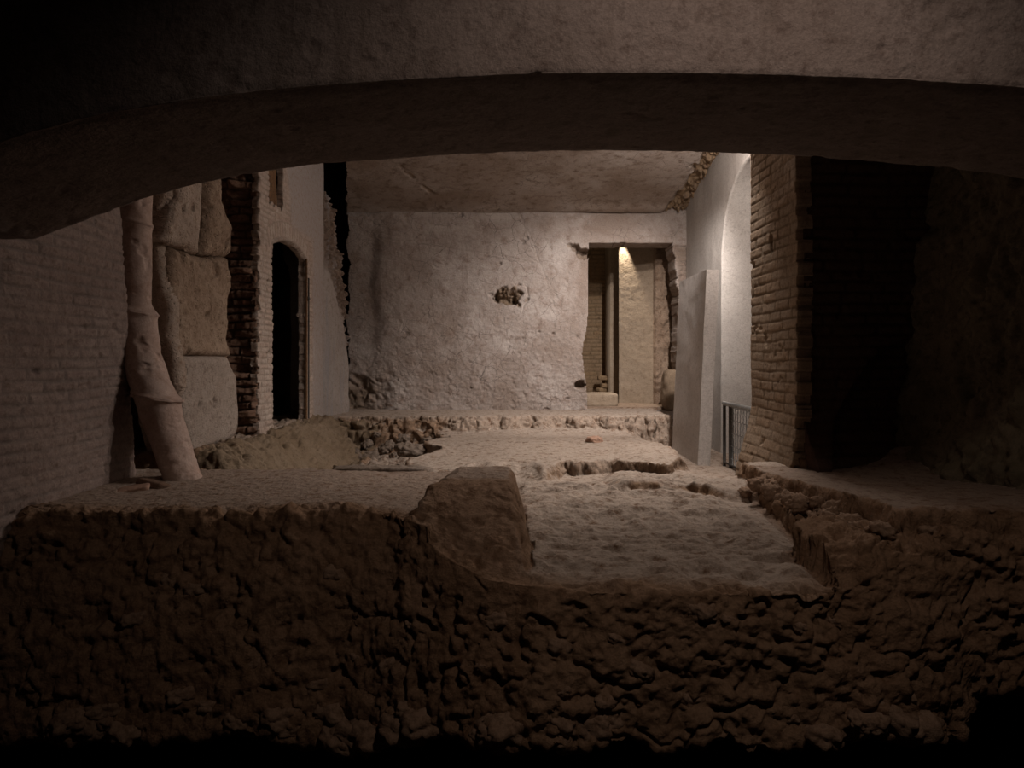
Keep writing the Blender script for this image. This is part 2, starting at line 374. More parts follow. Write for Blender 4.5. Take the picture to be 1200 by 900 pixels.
def region(name, m, mt, origin, invb=False):
    V, Fq, c = compact(A, q[m], cc); 
    if invb is None: pass
    return mesh_obj(name, V, Fq, mt, None, c, origin)
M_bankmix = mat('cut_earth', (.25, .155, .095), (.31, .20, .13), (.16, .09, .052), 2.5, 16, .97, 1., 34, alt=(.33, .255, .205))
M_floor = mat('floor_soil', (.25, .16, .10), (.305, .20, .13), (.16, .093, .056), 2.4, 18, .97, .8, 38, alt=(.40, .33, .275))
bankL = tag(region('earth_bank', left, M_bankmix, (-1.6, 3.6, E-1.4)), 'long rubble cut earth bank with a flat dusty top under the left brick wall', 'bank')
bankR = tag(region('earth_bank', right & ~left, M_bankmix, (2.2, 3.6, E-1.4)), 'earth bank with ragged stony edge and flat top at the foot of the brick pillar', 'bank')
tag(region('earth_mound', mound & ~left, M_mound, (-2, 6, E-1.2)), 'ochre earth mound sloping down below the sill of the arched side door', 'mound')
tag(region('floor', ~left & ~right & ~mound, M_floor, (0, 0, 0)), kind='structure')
# pit floor
def pitd(a, b, P): 
    h = .03*fbm(a, b, 0, 2, 4, 3); return h, zcol(h)
tag(sheet('floor_pit', (-4.2, -2.2, 0), (1, 0, 0), (0, 1, 0), (0, 0, 1), 8.6, 7.9, .06, pitd, None, 0, M_pit), kind='structure')

# ---------------------------------------------------------------- rocks
def rock_geo(c, size, rot=(0, 0, 0), seed=0, sq=3.0, rough=.12, n=14, fr=1.0, facet=0.):
    V = []; Fq = []; k = 0
    t = np.tan(np.linspace(-1, 1, n)*math.pi/4)
    for ax in range(3):
        for sg in (-1, 1):
            a, b = np.meshgrid(t, t); p = np.zeros((n, n, 3)); p[..., ax] = sg; p[..., (ax+1) % 3] = a*sg; p[..., (ax+2) % 3] = b
            f = grid_faces(n, n)+k
            V.append(p.reshape(-1, 3)); Fq.append(f); k += n*n
    V = np.concatenate(V); Fq = np.concatenate(Fq)
    key = np.round(V, 4); u, idx, inv = np.unique(key, axis=0, return_index=True, return_inverse=True); inv = inv.ravel()
    V = V[idx]; Fq = inv[Fq]
    d = V/np.linalg.norm(V, axis=1, keepdims=True)
    V = d/((np.abs(d)**sq).sum(1)**(1/sq))[:, None]
    V = V*np.array(size)/2
    s = max(size)
    nz = fbm(V[:, 0]/s+seed*3.7, V[:, 1]/s, V[:, 2]/s, 2.2*fr, 4, seed)
    V = V+d*(nz*rough*min(size))[:, None]
    if facet:
        w1, w2, wi = worley(V[:, 0]/s+seed, V[:, 1]/s, V[:, 2]/s, 4, seed); V = V+d*((w2-w1-.3)*facet*min(size))[:, None]
    rx, ry, rz = [np.array(a) for a in rot]
    cx_, sx = math.cos(rx), math.sin(rx); cy, sy = math.cos(ry), math.sin(ry); c_, s_ = math.cos(rz), math.sin(rz)
    R = np.array([[c_, -s_, 0], [s_, c_, 0], [0, 0, 1]])@np.array([[cy, 0, sy], [0, 1, 0], [-sy, 0, cy]])@np.array([[1, 0, 0], [0, cx_, -sx], [0, sx, cx_]])
    return V@R.T+np.array(c), Fq
def rock(name, c, size, rot=(0, 0, 0), seed=0, mt=None, parent=None, sq=3., rough=.12, n=14, fr=1., facet=0.):
    V, Fq = rock_geo(c, size, rot, seed, sq, rough, n, fr, facet)
    o = (c[0], c[1], c[2]-size[2]/2) if parent is None else tuple(parent.location)
    if parent is not None:
        ob = mesh_obj(name, V, Fq, mt, None, np.full((len(V), 3), .5), c); ob.parent = parent; ob.location = np.array(c)-np.array(parent.location); return ob
    return mesh_obj(name, V, Fq, mt, None, np.full((len(V), 3), .5), o)

# stones bedded in the cut faces
def face_pt(X, t, ridx=None):
    i = int(np.argmin(abs(Xs-X))); j = un+int(t*94); return P[j, i]
M_stone = mat('bedded_stone', (.27, .18, .125), (.34, .235, .165), (.18, .11, .07), 8, 26, .95, .6, 50)
k = 0
for i in range(62):
    Xr = rng.uniform(-1.9, 1.72) if i < 50 else rng.uniform(-1.2, 1.7); t = (.0+rng.uniform(0, .12)) if i < 34 else rng.uniform(.1, .85)
    p = face_pt(Xr, t); s = rng.uniform(.05, .12)*(1.25 if i < 34 else .75)
    par = bankL if Xr < .05 else (bankR if Xr > 1.25 else None)
    if par is None: par = bpy.data.objects['floor']
    rock('bedded_stone', p+np.array([0, .02, 0.0]), (s*1.35, s*.9, s*.75), tuple(rng.uniform(-.5, .5, 3)), i, M_stone, par, 3.2, .22, 10, 1.3, .3)
for i in range(34):                     # ragged stony lip of the right bank
    u = i/33; yy = 4.25-1.45*u; xx = 1.56+rng.uniform(-.12, .02)+(u > .85)*rng.uniform(0, .35)
    s = rng.uniform(.05, .11); zz = E-.79+.05*u+rng.uniform(-.05, .05)
    rock('bedded_stone', (xx, yy+rng.uniform(-.04, .04), zz), (s*1.2, s, s*.8), tuple(rng.uniform(-.6, .6, 3)), 200+i, M_stone, bankR, 3, .25, 9, 1.3, .35)
# rubble in the hollow, loose
placed = [(-.93, 6.3, .24), (-1.6, 7.45, .36)]
for i in range(400):
    if len(placed) >= 18: break
    xx = rng.uniform(-1.75, -.88); yy = rng.uniform(7.5, 7.85); s = rng.uniform(.07, .19)
    if any(math.hypot(xx-a, yy-b) < .62*(s+c) for a, b, c in placed): continue
    placed.append((xx, yy, s))
    zz = E+float(Hh(np.array([xx]), np.array([yy]))[0])+s*.22
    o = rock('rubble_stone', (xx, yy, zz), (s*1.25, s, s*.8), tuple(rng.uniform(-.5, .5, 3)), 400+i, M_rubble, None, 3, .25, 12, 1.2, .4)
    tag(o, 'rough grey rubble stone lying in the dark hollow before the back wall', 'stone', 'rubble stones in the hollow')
def thing_rock(name, px, py, Y, size, rot, seed, mt, label, cat, **kw):
    p = W(px, py, Y); o = rock(name, tuple(p), size, rot, seed, mt, None, **kw); return tag(o, label, cat)
thing_rock('tile_fragment', 157, 573, 3.76, (.17, .12, .035), (.12, -.2, .3), 501, M_red, 'broken terracotta tile lying by the foot of the left brick wall', 'tile', sq=5, rough=.25)
thing_rock('tile_fragment', 180, 568, 3.84, (.17, .11, .045), (-.25, .2, -.2), 502, M_brickD, 'dark tilted tile fragment just in front of the clay pipe', 'tile', sq=5, rough=.3)
thing_rock('stone', 696, 516, 6.35, (.15, .12, .07), (.1, .1, .5), 503, M_red, 'reddish stone lying on the pale trodden floor before the doorway', 'stone', sq=3, rough=.3, facet=.3)
thing_rock('stone', 727, 629, 3.34, (.022, .018, .012), (0, 0, .5), 504, M_white, 'tiny pale pebble on the trampled soil of the passage', 'pebble')
# rock shelf on the back edge of the left bank
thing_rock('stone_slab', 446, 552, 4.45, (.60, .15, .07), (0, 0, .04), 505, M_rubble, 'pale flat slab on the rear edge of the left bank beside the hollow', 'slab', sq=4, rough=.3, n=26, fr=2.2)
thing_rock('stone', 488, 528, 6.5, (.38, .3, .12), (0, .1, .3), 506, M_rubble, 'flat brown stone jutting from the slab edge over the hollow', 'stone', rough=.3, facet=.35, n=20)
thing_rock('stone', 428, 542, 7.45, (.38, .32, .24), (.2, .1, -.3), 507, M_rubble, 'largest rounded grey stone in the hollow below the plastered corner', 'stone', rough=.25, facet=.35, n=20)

# ================================================================ FRONT ARCH
ne = np.array([(-330, 330), (-200, 245), (-100, 199), (0, 166), (50, 152), (100, 139), (200, 121), (300, 108.5), (400, 100), (500, 93), (600, 88.5), (750, 86.5), (900, 88.5), (1050, 94), (1200, 104), (1350, 120), (1500, 145), (1650, 190)], float)
fe_ = np.array([(40, 280), (85, 263), (133, 246), (200, 224), (250, 211.5), (300, 202), (370, 192.5), (500, 182.5), (600, 178), (700, 175.5), (800, 176.5), (900, 180), (1000, 187), (1100, 196), (1200, 209), (1350, 240)], float)
Y1, Y2 = 2.2, 3.0
nX = (ne[:, 0]-600)*Y1/F; nZ = (HZ-ne[:, 1])*Y1/F; fX = (fe_[:, 0]-600)*Y2/F; fZ = (HZ-fe_[:, 1])*Y2/F
def cs(x, xs, ys):      # smooth interpolation
    g = np.linspace(xs[0], xs[-1], 400); v = np.interp(g, xs, ys); kx = np.hanning(25); kx /= kx.sum()
    vp = np.pad(v, 12, mode='reflect', reflect_type='odd'); v = np.convolve(vp, kx, 'valid'); return np.interp(x, g, v)
ax_ = np.linspace(-2.55, 2.85, 560)
zn = cs(ax_, nX, nZ); zf = np.where(ax_ < fX[0], fZ[0], cs(np.maximum(ax_, fX[0]), fX, fZ))
rows = []
for t in np.linspace(0, 1, 130): rows.append(np.stack([ax_, ax_*0+Y1, lerp(1.75, zn, t)], -1))
for t in np.linspace(0, 1, 70)[1:]: rows.append(np.stack([ax_, ax_*0+lerp(Y1, Y2, t), lerp(zn, zf, t)], -1))
for t in np.linspace(0, 1, 40)[1:]: rows.append(np.stack([ax_, ax_*0+Y2, lerp(zf, 1.75, t)], -1))
PA = np.array(rows)
n0 = gnormal(PA)
# soften the arris
n0 = (n0+np.roll(n0, 1, 0)+np.roll(n0, -1, 0)); n0 /= np.linalg.norm(n0, axis=2, keepdims=True)
if n0[5, 200, 1] > 0: n0 = -n0
xa, ya, za = PA[..., 0], PA[..., 1], PA[..., 2]
ha = .009*fbm(xa, ya, za, 2.5, 3, 5)+.0045*fbm(xa*1.3, ya, za*.6, 16, 4, 6)+.0018*fbm(xa, ya, za, 60, 2, 7)
pk = ss(.45, .7, fbm(xa, ya, za, 11, 2, 9)); ha = ha-.006*pk
tr_ = np.arange(len(rows))[:, None]+0*xa
ha = ha-.008*np.exp(-((tr_-130)/2.5)**2)*(1+.5*fbm(xa, ya, za, 9, 3, 8))
PA = PA+n0*ha[..., None]; PA[..., 2] += E
mesh_ = mesh_obj('wall_front', PA.reshape(-1, 3), grid_faces(*PA.shape[:2])[:, ::-1], M_arch, None, np.zeros((PA[..., 0].size, 3)))
tag(mesh_, kind='structure')

# ================================================================ LEFT WALL
XL = -2.32
def pt_brick(seed, amp, L=.27, Hb=.062, mort=.012, rough=.006, und=.02, tonev=1.):
    def f(a, b, P):
        h, t, m = bricks(a, b, L, Hb, mort, seed)
        er = ss(-.25, .3, fbm(a, b, 0, 3.5, 4, seed+20))*.9            # eroded zones keep only mortar relief
        hh = amp*(h-1)*(1-.6*er)+und*fbm(a, b, 0, 1.2, 3, seed+21)+rough*fbm(a, b, 0, 22, 4, seed+22)+amp*.5*(t-.5)*(1-er)*h
        pit = ss(.5, .68, fbm(a*.8, b*1.4, 3, 9, 3, seed+23)); hh = hh-.018*pit
        c = zcol(h, t*tonev, m*(1-.5*er), 0); return hh, c
    return f
# wall A: brick wall at far left; the near end is rounded at its foot
fa = pt_brick(11, .007, .26, .056, .013, .008, .03)
pA = [(0.02, 1.65), (0.0, .0), (.10, -.55), (.20, -.90), (1.3, -.90), (1.27, -.4), (1.22, .1), (1.18, .4), (1.13, .62), (1.1, 1.75), (0.02, 1.75)]
def mA(a, b): return pdist(a+.01*fbm(a, b, 0, 14, 3, 4), b-.95, pA) > 0
wl = sheet('wall_left', (XL, 2.9, E-.95), (0, 1, 0), (0, 0, 1), (1, 0, 0), 1.3, 2.7, .0085, fa, mA, .5, M_brickL, rings=8, jit=.03)
tag(wl, kind='structure')
# niche behind the pipe
def rough_f(seed, amp=.03, f=4, b=0.):
    def g(a, bb, P):
        w1, w2, wi = worley(P[..., 0], P[..., 1], P[..., 2], f*1.4, seed)
        h = amp*fbm(P[..., 0], P[..., 1], P[..., 2], f, 5, seed)+amp*.9*np.clip(w2-w1, 0, .5)*(.3+wi); return h, zcol(h, wi, 0, b)
    return g
tag(sheet('wall_left_niche', (-2.76, 4.0, E-1.0), (0, 1, 0), (0, 0, 1), (1, 0, 0), 2.0, 2.9, .015, rough_f(31, .05), None, 0, M_brickD), kind='structure')
# stacked stones: outline given in pixels on the plane X
def ostone(name, pts, X, thick, mt, seed, amp=.02, f=5, rnd=.05, wob=.015, label=None, cat='block', tiltY=0., bulge=0., bedding=0.):
    pl = [onX(px, py, X) for px, py in pts]; pl = np.array(pl); o = pl.min(0)-.04; s = np.ptp(pl, 0)+.08
    def disp(a, b, P):
        A_, B_ = a+o[0], b+o[1]; d = pdist(A_, B_, pl)+wob*fbm(A_, B_, 0, 6, 3, seed+1)
        dd = np.clip(d, 0, rnd)/rnd; h = -(1-np.sqrt(1-(1-dd)**2))*rnd*.8
        w1, w2, wi = worley(A_, B_, A_*0, f*2.2, seed)
        h = h+amp*fbm(A_, B_, 0, f, 5, seed)+amp*.5*np.clip(w2-w1, 0, .4)*(wi)+tiltY*a+bulge*np.clip(d, 0, .3)+bedding*np.sin((A_*1.6+B_*.3)*38+3*fbm(A_, B_, 0, 3, 2, seed))
        h = h-.03*ss(.42, .6, fbm(A_*1.3, B_, 5, 6, 3, seed+9))
        return h, zcol(h, wi, 0, 0)
    def m(a, b): return pdist(a+o[0], b+o[1], pl)+wob*fbm(a+o[0], b+o[1], 0, 6, 3, seed+1) > 0
    org = (X-.1, pl[:, 0].mean(), E+pl[:, 1].min())
    ob = sheet(name, (X, o[0], E+o[1]), (0, 1, 0), (0, 0, 1), (1, 0, 0), s[0], s[1], .0095, disp, m, thick, mt, rings=4, jit=.01, origin=org, seed=seed)
    if label: tag(ob, label, cat)
    return ob
ostone('travertine_block', [(206, 419), (268, 418), (272, 428), (279, 440), (281, 500), (276, 514), (230, 530), (226, 529), (216, 490), (214, 470), (210, 440)], -2.22, .27, M_trav, 41, .012, 7, .05, .006,
       'squared travertine block with flat top, bottom of the stone stack by the pipe', 'block')
ostone('tufa_block', [(203, 290), (236, 301), (245, 304), (271, 302), (271, 340), (267, 395), (270, 417), (206, 417), (203, 388), (199, 340)], -2.24, .25, M_tufa2, 42, .035, 5, .06, .012,
       'large brown pitted tufa block resting on the squared travertine block', 'block', bedding=.002)
ostone('tufa_block', [(207, 190), (241, 186), (239, 240), (235, 298), (218, 290), (197, 281), (203, 258), (212, 232)], -2.20, .22, M_tufa, 43, .02, 5, .05, .01,
       'pale pinkish tufa block at top of the stack right of the clay pipe', 'block')
ostone('tufa_block', [(242, 186), (258, 186), (262, 235), (271, 262), (272, 299), (262, 301), (240, 299), (242, 250)], -2.27, .2, M_tufa2, 44, .025, 6, .06, .01,
       'narrow curved brown tufa block between the pale block and the dark brick gap', 'block', bulge=.25)
def yslab(name, pts, Y, thick, mt, seed, label, cat):
    pl = np.array([((px-600)*Y/F, (HZ-py)*Y/F) for px, py in pts]); o = pl.min(0)-.03; sz = np.ptp(pl, 0)+.06
    def dist(a, b): return pdist(a+o[0], b+o[1], pl)+.012*fbm(a+o[0], b+o[1], 0, 9, 4, seed)
    def disp(a, b, P):
        d = dist(a, b); dd = np.clip(d, 0, .05)/.05; h = -(1-np.sqrt(1-(1-dd)**2))*.04+.018*fbm(a, b, 0, 6, 5, seed+2); return h, zcol(h)
    ob = sheet(name, (o[0], Y, E+o[1]), (1, 0, 0), (0, 0, 1), (0, -1, 0), sz[0], sz[1], .008, disp, lambda a, b: dist(a, b) > 0, thick, mt, rings=3, jit=.01, origin=(pl[:, 0].mean(), Y, E+pl[:, 1].min()), seed=seed)
    return tag(ob, label, cat)
yslab('mortar_slab', [(158, 195), (195, 195), (193, 227), (186, 258), (187, 285), (190, 321), (199, 353), (200, 392), (208, 424), (209, 452), (200, 470), (190, 500), (160, 500), (158, 300)], 4.44, .06, M_tufa, 45,
       'pale ragged upright mortar slab directly behind the clay pipe', 'slab')
# leaning clay pipe of four sections
pc = np.array([(233, 134, 176, 4.36), (262, 135, 176, 4.36), (300, 137, 175.5, 4.36), (345, 140, 174.5, 4.36), (358, 139, 177, 4.36), (366, 137, 182, 4.35), (372, 137, 182, 4.35), (400, 139, 185, 4.33), (424, 144, 191, 4.31),
               (445, 151, 199, 4.29), (458, 156, 206, 4.28), (465, 158, 211, 4.27), (471, 160, 211, 4.27), (491, 166, 214.5, 4.25), (524, 180, 224, 4.22), (545, 188, 230, 4.20), (560, 193, 235, 4.19)])
def pipe():
    root = empty('clay_pipe', tuple(W(213, 558, 4.12))); tag(root, 'leaning jointed terracotta pipe rising from the left bank to the arch', 'pipe')
    ys = pc[:, 0]
    for k, (a, b) in enumerate(((200, 263), (263, 366), (366, 466), (466, 562))):
        yy = np.linspace(a, b, 90); th = np.linspace(0, 2*math.pi, 73)
        l = np.interp(yy, ys, pc[:, 1]); r = np.interp(yy, ys, pc[:, 2]); Yd = np.interp(yy, ys, pc[:, 3])-.10
        if a < 233: l[yy < 233] -= 0
        kx = np.hanning(9); kx /= kx.sum()
        l, r, Yd = [np.convolve(np.pad(t, 4, mode='reflect', reflect_type='odd'), kx, 'valid') for t in (l, r, Yd)]
        cx = ((l+r)/2-600)*Yd/F; rad = (r-l)/2*Yd/F; cz = (HZ-yy)*Yd/F+E
        d = yy-a; e = b-yy
        rim = .010*np.exp(-((e-2.5)/2.2)**2)*(k < 3)+.006*np.exp(-(d/3.)**2)*(k > 0)
        ct = np.stack([cx, Yd, cz], -1); tg = np.gradient(ct, axis=0); tg /= np.linalg.norm(tg, axis=1, keepdims=True)
        A_ = np.tile([1., 0, 0], (90, 1)); slx = tg[:, 0]/tg[:, 2]; B_ = np.tile([0, 1., 0], (90, 1)); tl = -.16
        R = (rad+rim)[:, None]+0*th
        Pp = ct[:, None]+R[..., None]*(np.cos(th)[None, :, None]*A_[:, None]+np.sin(th)[None, :, None]*B_[:, None])
        Pp[..., 2] += tl*(Pp[..., 0]-ct[:, None, 0])
        n = (Pp-ct[:, None])/R[..., None]; x, y, z = Pp[..., 0], Pp[..., 1], Pp[..., 2]
        h = .010*fbm(x, y, z, 3, 3, 700)+.005*fbm(x, y, z, 14, 4, 710)-.010*ss(.25, .5, fbm(x, y, z, 9, 4, 720))
        if k == 3: h = h+.012*fbm(x, y, z, 16, 3, 5)*ss(520, 555, yy)[:, None]
        Pp = Pp+n*h[..., None]
        mesh_obj('pipe_section', Pp.reshape(-1, 3), grid_faces(90, 73), M_pipe, root, np.zeros((90*73, 3)), tuple(root.location))
        if k in (1, 2):      # mortar collar at the joint
            yb_ = b; i = -1; c0 = ct[i]; ph = np.linspace(0, 2*math.pi, 40); ring = []
            for t in th: 
                dirv = math.cos(t)*A_[i]+math.sin(t)*B_[i]; rr = rad[i]+.004
                ring.append(c0+dirv*rr+np.array([0, 0, tl*dirv[0]*rr]))
            V, Fl = tube(ring, .007+.003*np.sin(np.arange(len(ring))*.9), 8); mesh_ngon('joint_ring', V, Fl, M_pipe, root, tuple(root.location))

# broken brick end (facing the viewer) and door wall
XD = -2.18
def brokenend(a, b, P):
    h, t, m = bricks(a, b+.02*fbm(a, b, 0, 3, 3, 58), .26, .068, .014, 55); row = np.floor(b/.068)
    rr = r01(row, row*0, row*0, 56)
    er = ss(-.2, .3, fbm(a, b, 0, 3, 3, 59)); hh = (.022*(h-1)+.04*(rr-.5))*(1-.6*er)+.075*fbm(a, b, 0, 6, 5, 57)-.04*er+.02*t*h; return hh, zcol(h, t, m, 0)
be = sheet('wall_left_break', (-2.62, 5.87, E-.72), (1, 0, 0), (0, 0, 1), (0, -1, 0), .415, 2.75, .0085, brokenend, None, .3, M_brickD, rings=4, jit=.02)
tag(be, kind='structure')
door = [onX(319, 503, XD), onX(319, 286, XD)]
dy0, dy1 = 6.215, 7.17; dz0 = -.655; dzs = 1.075; rise = .085
def arch_top(y): u = (y-(dy0+dy1)/2)/((dy1-dy0)/2); return dzs-.03+rise*(1-u*u)+.0*u
def maskD(a, b):
    Y = a+5.86; z = b-.9
    ed = 0.012*fbm(a, b, 0, 20, 2, 4)
    hole = (Y > dy0+ed+.006*np.sign(np.sin(z*50))) & (Y < dy1+ed*.5) & (z > dz0) & (z < arch_top(Y))
    slot = (Y > 6.12+ed) & (Y < 6.50+ed+.05*(z-1.5)) & (z > 1.40+ed*3)
    edge = Y < 5.90+.02*np.sign(np.sin(z*46))+.02*fbm(z*0, z, 0, 9, 2, 9)
    return ~hole & ~slot & ~edge
fj = pt_brick(61, .009, .17, .050, .011, .009, .014)
def jamb(a, b, P):
    hh, c = fj(a, b, P); Y = a+5.86; z = b-.9
    # voussoirs of the flat arch
    yc = (dy0+dy1)/2; vo = (z > arch_top(Y)) & (z < arch_top(Y)+.19) & (np.abs(Y-yc) < .62)
    ang = np.arctan2(Y-yc, z+.6); kk = ang*26; fr = kk-np.floor(kk); e = np.minimum(fr, 1-fr)
    hv = ss(.05, .2, e); edge = ss(.19, .17, z-arch_top(Y))
    hh = np.where(vo, .010*(hv*edge-1)+.004*fbm(a, b, 0, 30, 3, 3)+.006, hh)
    c[..., 0] = np.where(vo, r01(np.floor(kk), kk*0, kk*0, 5), c[..., 0]); c[..., 1] = np.where(vo, 1-hv*edge, c[..., 1])
    # raised rib round the opening
    dr = np.abs(z-arch_top(Y)-.022); rb = (np.abs(Y-yc) < .50)*ss(.022, .010, dr)
    dr2 = np.abs(Y-(dy1+.02))*1.; rb2 = (z < dzs)*(z > dz0)*ss(.022, .010, dr2)
    rbb = np.maximum(rb, rb2); hh = hh+.022*rbb; c[..., 1] = np.where(rbb > .3, .3, c[..., 1])
    # plaster skin at upper right and along the far end
    sk = np.maximum(ss(6.55, 6.62, Y-.18*ss(1.9, 1.2, z)+.03*fbm(a, b, 0, 6, 3, 2))*ss(1.25, 1.35, z+.04*fbm(a, b, 0, 5, 3, 2)), ss(7.42, 7.5, Y+.03*fbm(a, b, 0, 7, 3, 8)))
    hp = .012+.004*fbm(a, b, 0, 8, 4, 12)
    hh = lerp(hh, hp, sk); c[..., 2] = sk; c[..., 1] *= (1-sk)
    # soot dark lower-left footing bricks are simply more eroded
    return hh, c
M_jamb = mat('door_wall_brick', (.43, .35, .30), (.52, .44, .385), (.33, .245, .20), 5, 24, .95, .6, 50, tone=(.47, .37, .31), mortar=(.33, .27, .225), alt=(.40, .355, .335))
wd = sheet('wall_left_door', (XD, 5.86, E-.9), (0, 1, 0), (0, 0, 1), (1, 0, 0), 2.0, 3.2, .0085, jamb, maskD, .06, M_jamb, rings=5, jit=.012)
tag(wd, kind='structure')
# door passage beyond (dark room)
def boxy(name, lo, hi, mt, kind=None, parent=None, bev=0):
    lo = np.array(lo); hi = np.array(hi); c = (lo+hi)/2; n = 2
    V = np.array([[(lo, hi)[(i >> k) & 1][k] for k in range(3)] for i in range(8)])
    Fq = np.array([[0, 2, 3, 1], [4, 5, 7, 6], [0, 1, 5, 4], [2, 6, 7, 3], [0, 4, 6, 2], [1, 3, 7, 5]])
    ob = mesh_obj(name, V, Fq, mt, parent, np.full((8, 3), .5), (c[0], c[1], lo[2]), False)
    if bev: 
        md = ob.modifiers.new('b', 'BEVEL'); md.width = bev; md.segments = 2
    if kind: ob['kind'] = kind
    return ob
M_unlit = mat('unlit_plaster', (.04, .028, .02), (.055, .038, .028), (.025, .018, .012), 2, 20)  # near-black colour stands in for the darkness of unlit spaces
boxy('wall_left_passage', (-4.0, 5.75, E-.95), (-3.6, 8.0, E+2.0), M_unlit, 'structure')
boxy('wall_left_passage', (-4.0, 7.45, E-.95), (-2.70, 7.6, E+2.0), M_unlit, 'structure')
boxy('wall_left_passage', (-4.0, 5.95, E-.95), (-2.70, 6.05, E+2.0), M_unlit, 'structure')
boxy('floor_passage', (-4.0, 5.9, E-.95), (-2.24, 7.6, E-.665), M_unlit, 'structure')
boxy('ceiling_passage', (-4.0, 5.9, E+1.20), (-2.72, 7.6, E+1.35), M_unlit, 'structure')
dfr = empty('door_frame', (XD+.02, dy1, E+dz0)); tag(dfr, 'thin rusty iron strip down the right jamb of the arched side door', 'door frame')
def tube(pts, r, seg=10):
    pts = np.array(pts, float); n = len(pts); tg = np.gradient(pts, axis=0); tg /= np.linalg.norm(tg, axis=1, keepdims=True)
    up = np.array([0, 0, 1.]) if abs(tg[0, 2]) < .9 else np.array([1., 0, 0]); V = []
    rr = np.full(n, r) if np.isscalar(r) else np.array(r)
    for i in range(n):
        a = np.cross(tg[i], up); a /= np.linalg.norm(a); b = np.cross(tg[i], a)
        th = np.linspace(0, 2*math.pi, seg, endpoint=False)
        V.append(pts[i]+rr[i]*(np.cos(th)[:, None]*a+np.sin(th)[:, None]*b))
    V = np.concatenate(V); Fq = []
    for i in range(n-1):
        for k in range(seg):
            Fq.append([i*seg+k, i*seg+(k+1) % seg, (i+1)*seg+(k+1) % seg, (i+1)*seg+k])
    V = np.concatenate([V, [pts[0], pts[-1]]]); c0 = len(V)-2
    for k in range(seg):
        Fq.append([c0, k, (k+1) % seg, c0]); Fq.append([c0+1, (n-1)*seg+(k+1) % seg, (n-1)*seg+k, c0+1])
    return V, Fq
def mesh_ngon(name, V, Fl, mt, parent=None, origin=(0, 0, 0), smooth=True):
    po = np.array(parent.location) if parent is not None else np.zeros(3)
    me = bpy.data.meshes.new(name); me.from_pydata([tuple(v) for v in np.array(V)-np.array(origin)], [], [list(dict.fromkeys(int(i) for i in f)) for f in Fl])
    me.polygons.foreach_set('use_smooth', np.full(len(me.polygons), smooth)); me.materials.append(mt); me.update()
    o = bpy.data.objects.new(name, me); C.objects.link(o); o.location = np.array(origin)-po
    if parent is not None: o.parent = parent
    return o
V, Fl = tube([(XD+.025, dy1-.012, E+dz0), (XD+.025, dy1-.012, E+.2), (XD+.025, dy1-.012, E+dzs-.03)], .011, 8); mesh_ngon('strip', V, Fl, M_wood, dfr, (XD+.02, dy1, E+dz0))
V, Fl = tube([(XD+.03, dy1+.05, E+dz0+.02), (XD+.03, dy1+.05, E+.3), (XD+.03, dy1+.05, E+.85)], .008, 8); mesh_ngon('rod', V, Fl, M_dsteel, dfr, (XD+.02, dy1, E+dz0))
rock('hinge_stub', (XD+.03, dy1+.03, E+.63), (.035, .045, .05), (0, 0, 0), 9, M_dsteel, dfr)
pipe()
# timber stub in the slot over the door
bm_ = rock('timber_stub', (-2.36, 6.34, E+1.62), (.28, .26, .5), (.1, 0, 0), 77, M_wood, None, 8, .05, 16)
tag(bm_, 'dark timber stub in the slot above the arched side door', 'timber')
boxy('wall_left_slot', (-2.72, 6.05, E+1.36), (-2.5, 6.6, E+2.3), M_brickD, 'structure')

# plastered end wall between side door and corner, its top broken to rubble
g0 = np.array([-2.18, 7.74, 0.]); g1 = np.array([-2.045, 8.60, 0.]); gu = (g1-g0)/np.linalg.norm(g1-g0); gl = np.linalg.norm(g1-g0)
gn = np.array([gu[1], -gu[0], 0])
def gtop(a): return np.interp(a, [0, .25, .45, .62, .8, gl], [1.95, 2.0, 1.85, 1.55, 1.15, .6])
def gd(a, b, P):
    z = b-1.1; broke = ss(-.35, .05, z-(gtop(a)-.75)+.15*fbm(a, b, 0, 4, 3, 7))
    w1, w2, wi = worley(a, b, a*0, 16, 5)
    h = .010*fbm(a, b, 0, 3, 4, 3)+.003*fbm(a, b*.3, 0, 24, 3, 4)
    h = lerp(h, -.09+.12*np.clip(w2-w1, 0, .5)*(.3+wi)+.08*fbm(a, b, 0, 6, 4, 6), broke)
    h = h-.06*ss(-.62, -.85, z)*ss(.45, gl, a)
    return h, zcol(h, wi, 0, broke)
def gm(a, b):
    z = b-1.1; return (z < gtop(a)+.03*fbm(a, b, 0, 14, 3, 2)) & (a < gl-.02+.03*fbm(a, b, 0, 6, 2, 1)-.13*ss(-.6, -.95, z))
M_gplaster = mat('corner_plaster', (.34, .295, .27), (.40, .36, .335), (.27, .22, .19), 2, 18, .93, .4, 45, alt=(.18, .13, .10), streak=(.30, .29, .30))
tag(sheet('wall_left_corner', (g0[0], g0[1], E-1.1), gu, (0, 0, 1), gn, gl, 3.2, .009, gd, gm, .35, M_gplaster, rings=4, jit=.03), kind='structure')
boxy('wall_back_void_board', (-3.0, 9.5, E-.8), (-1.9, 9.6, E+2.7), M_unlit, 'structure')  # dark board set behind the gap to paint its unlit void
boxy('wall_left_backing', (-3.4, 7.9, E-1.2), (-2.75, 9.1, E+2.9), M_unlit, 'structure')

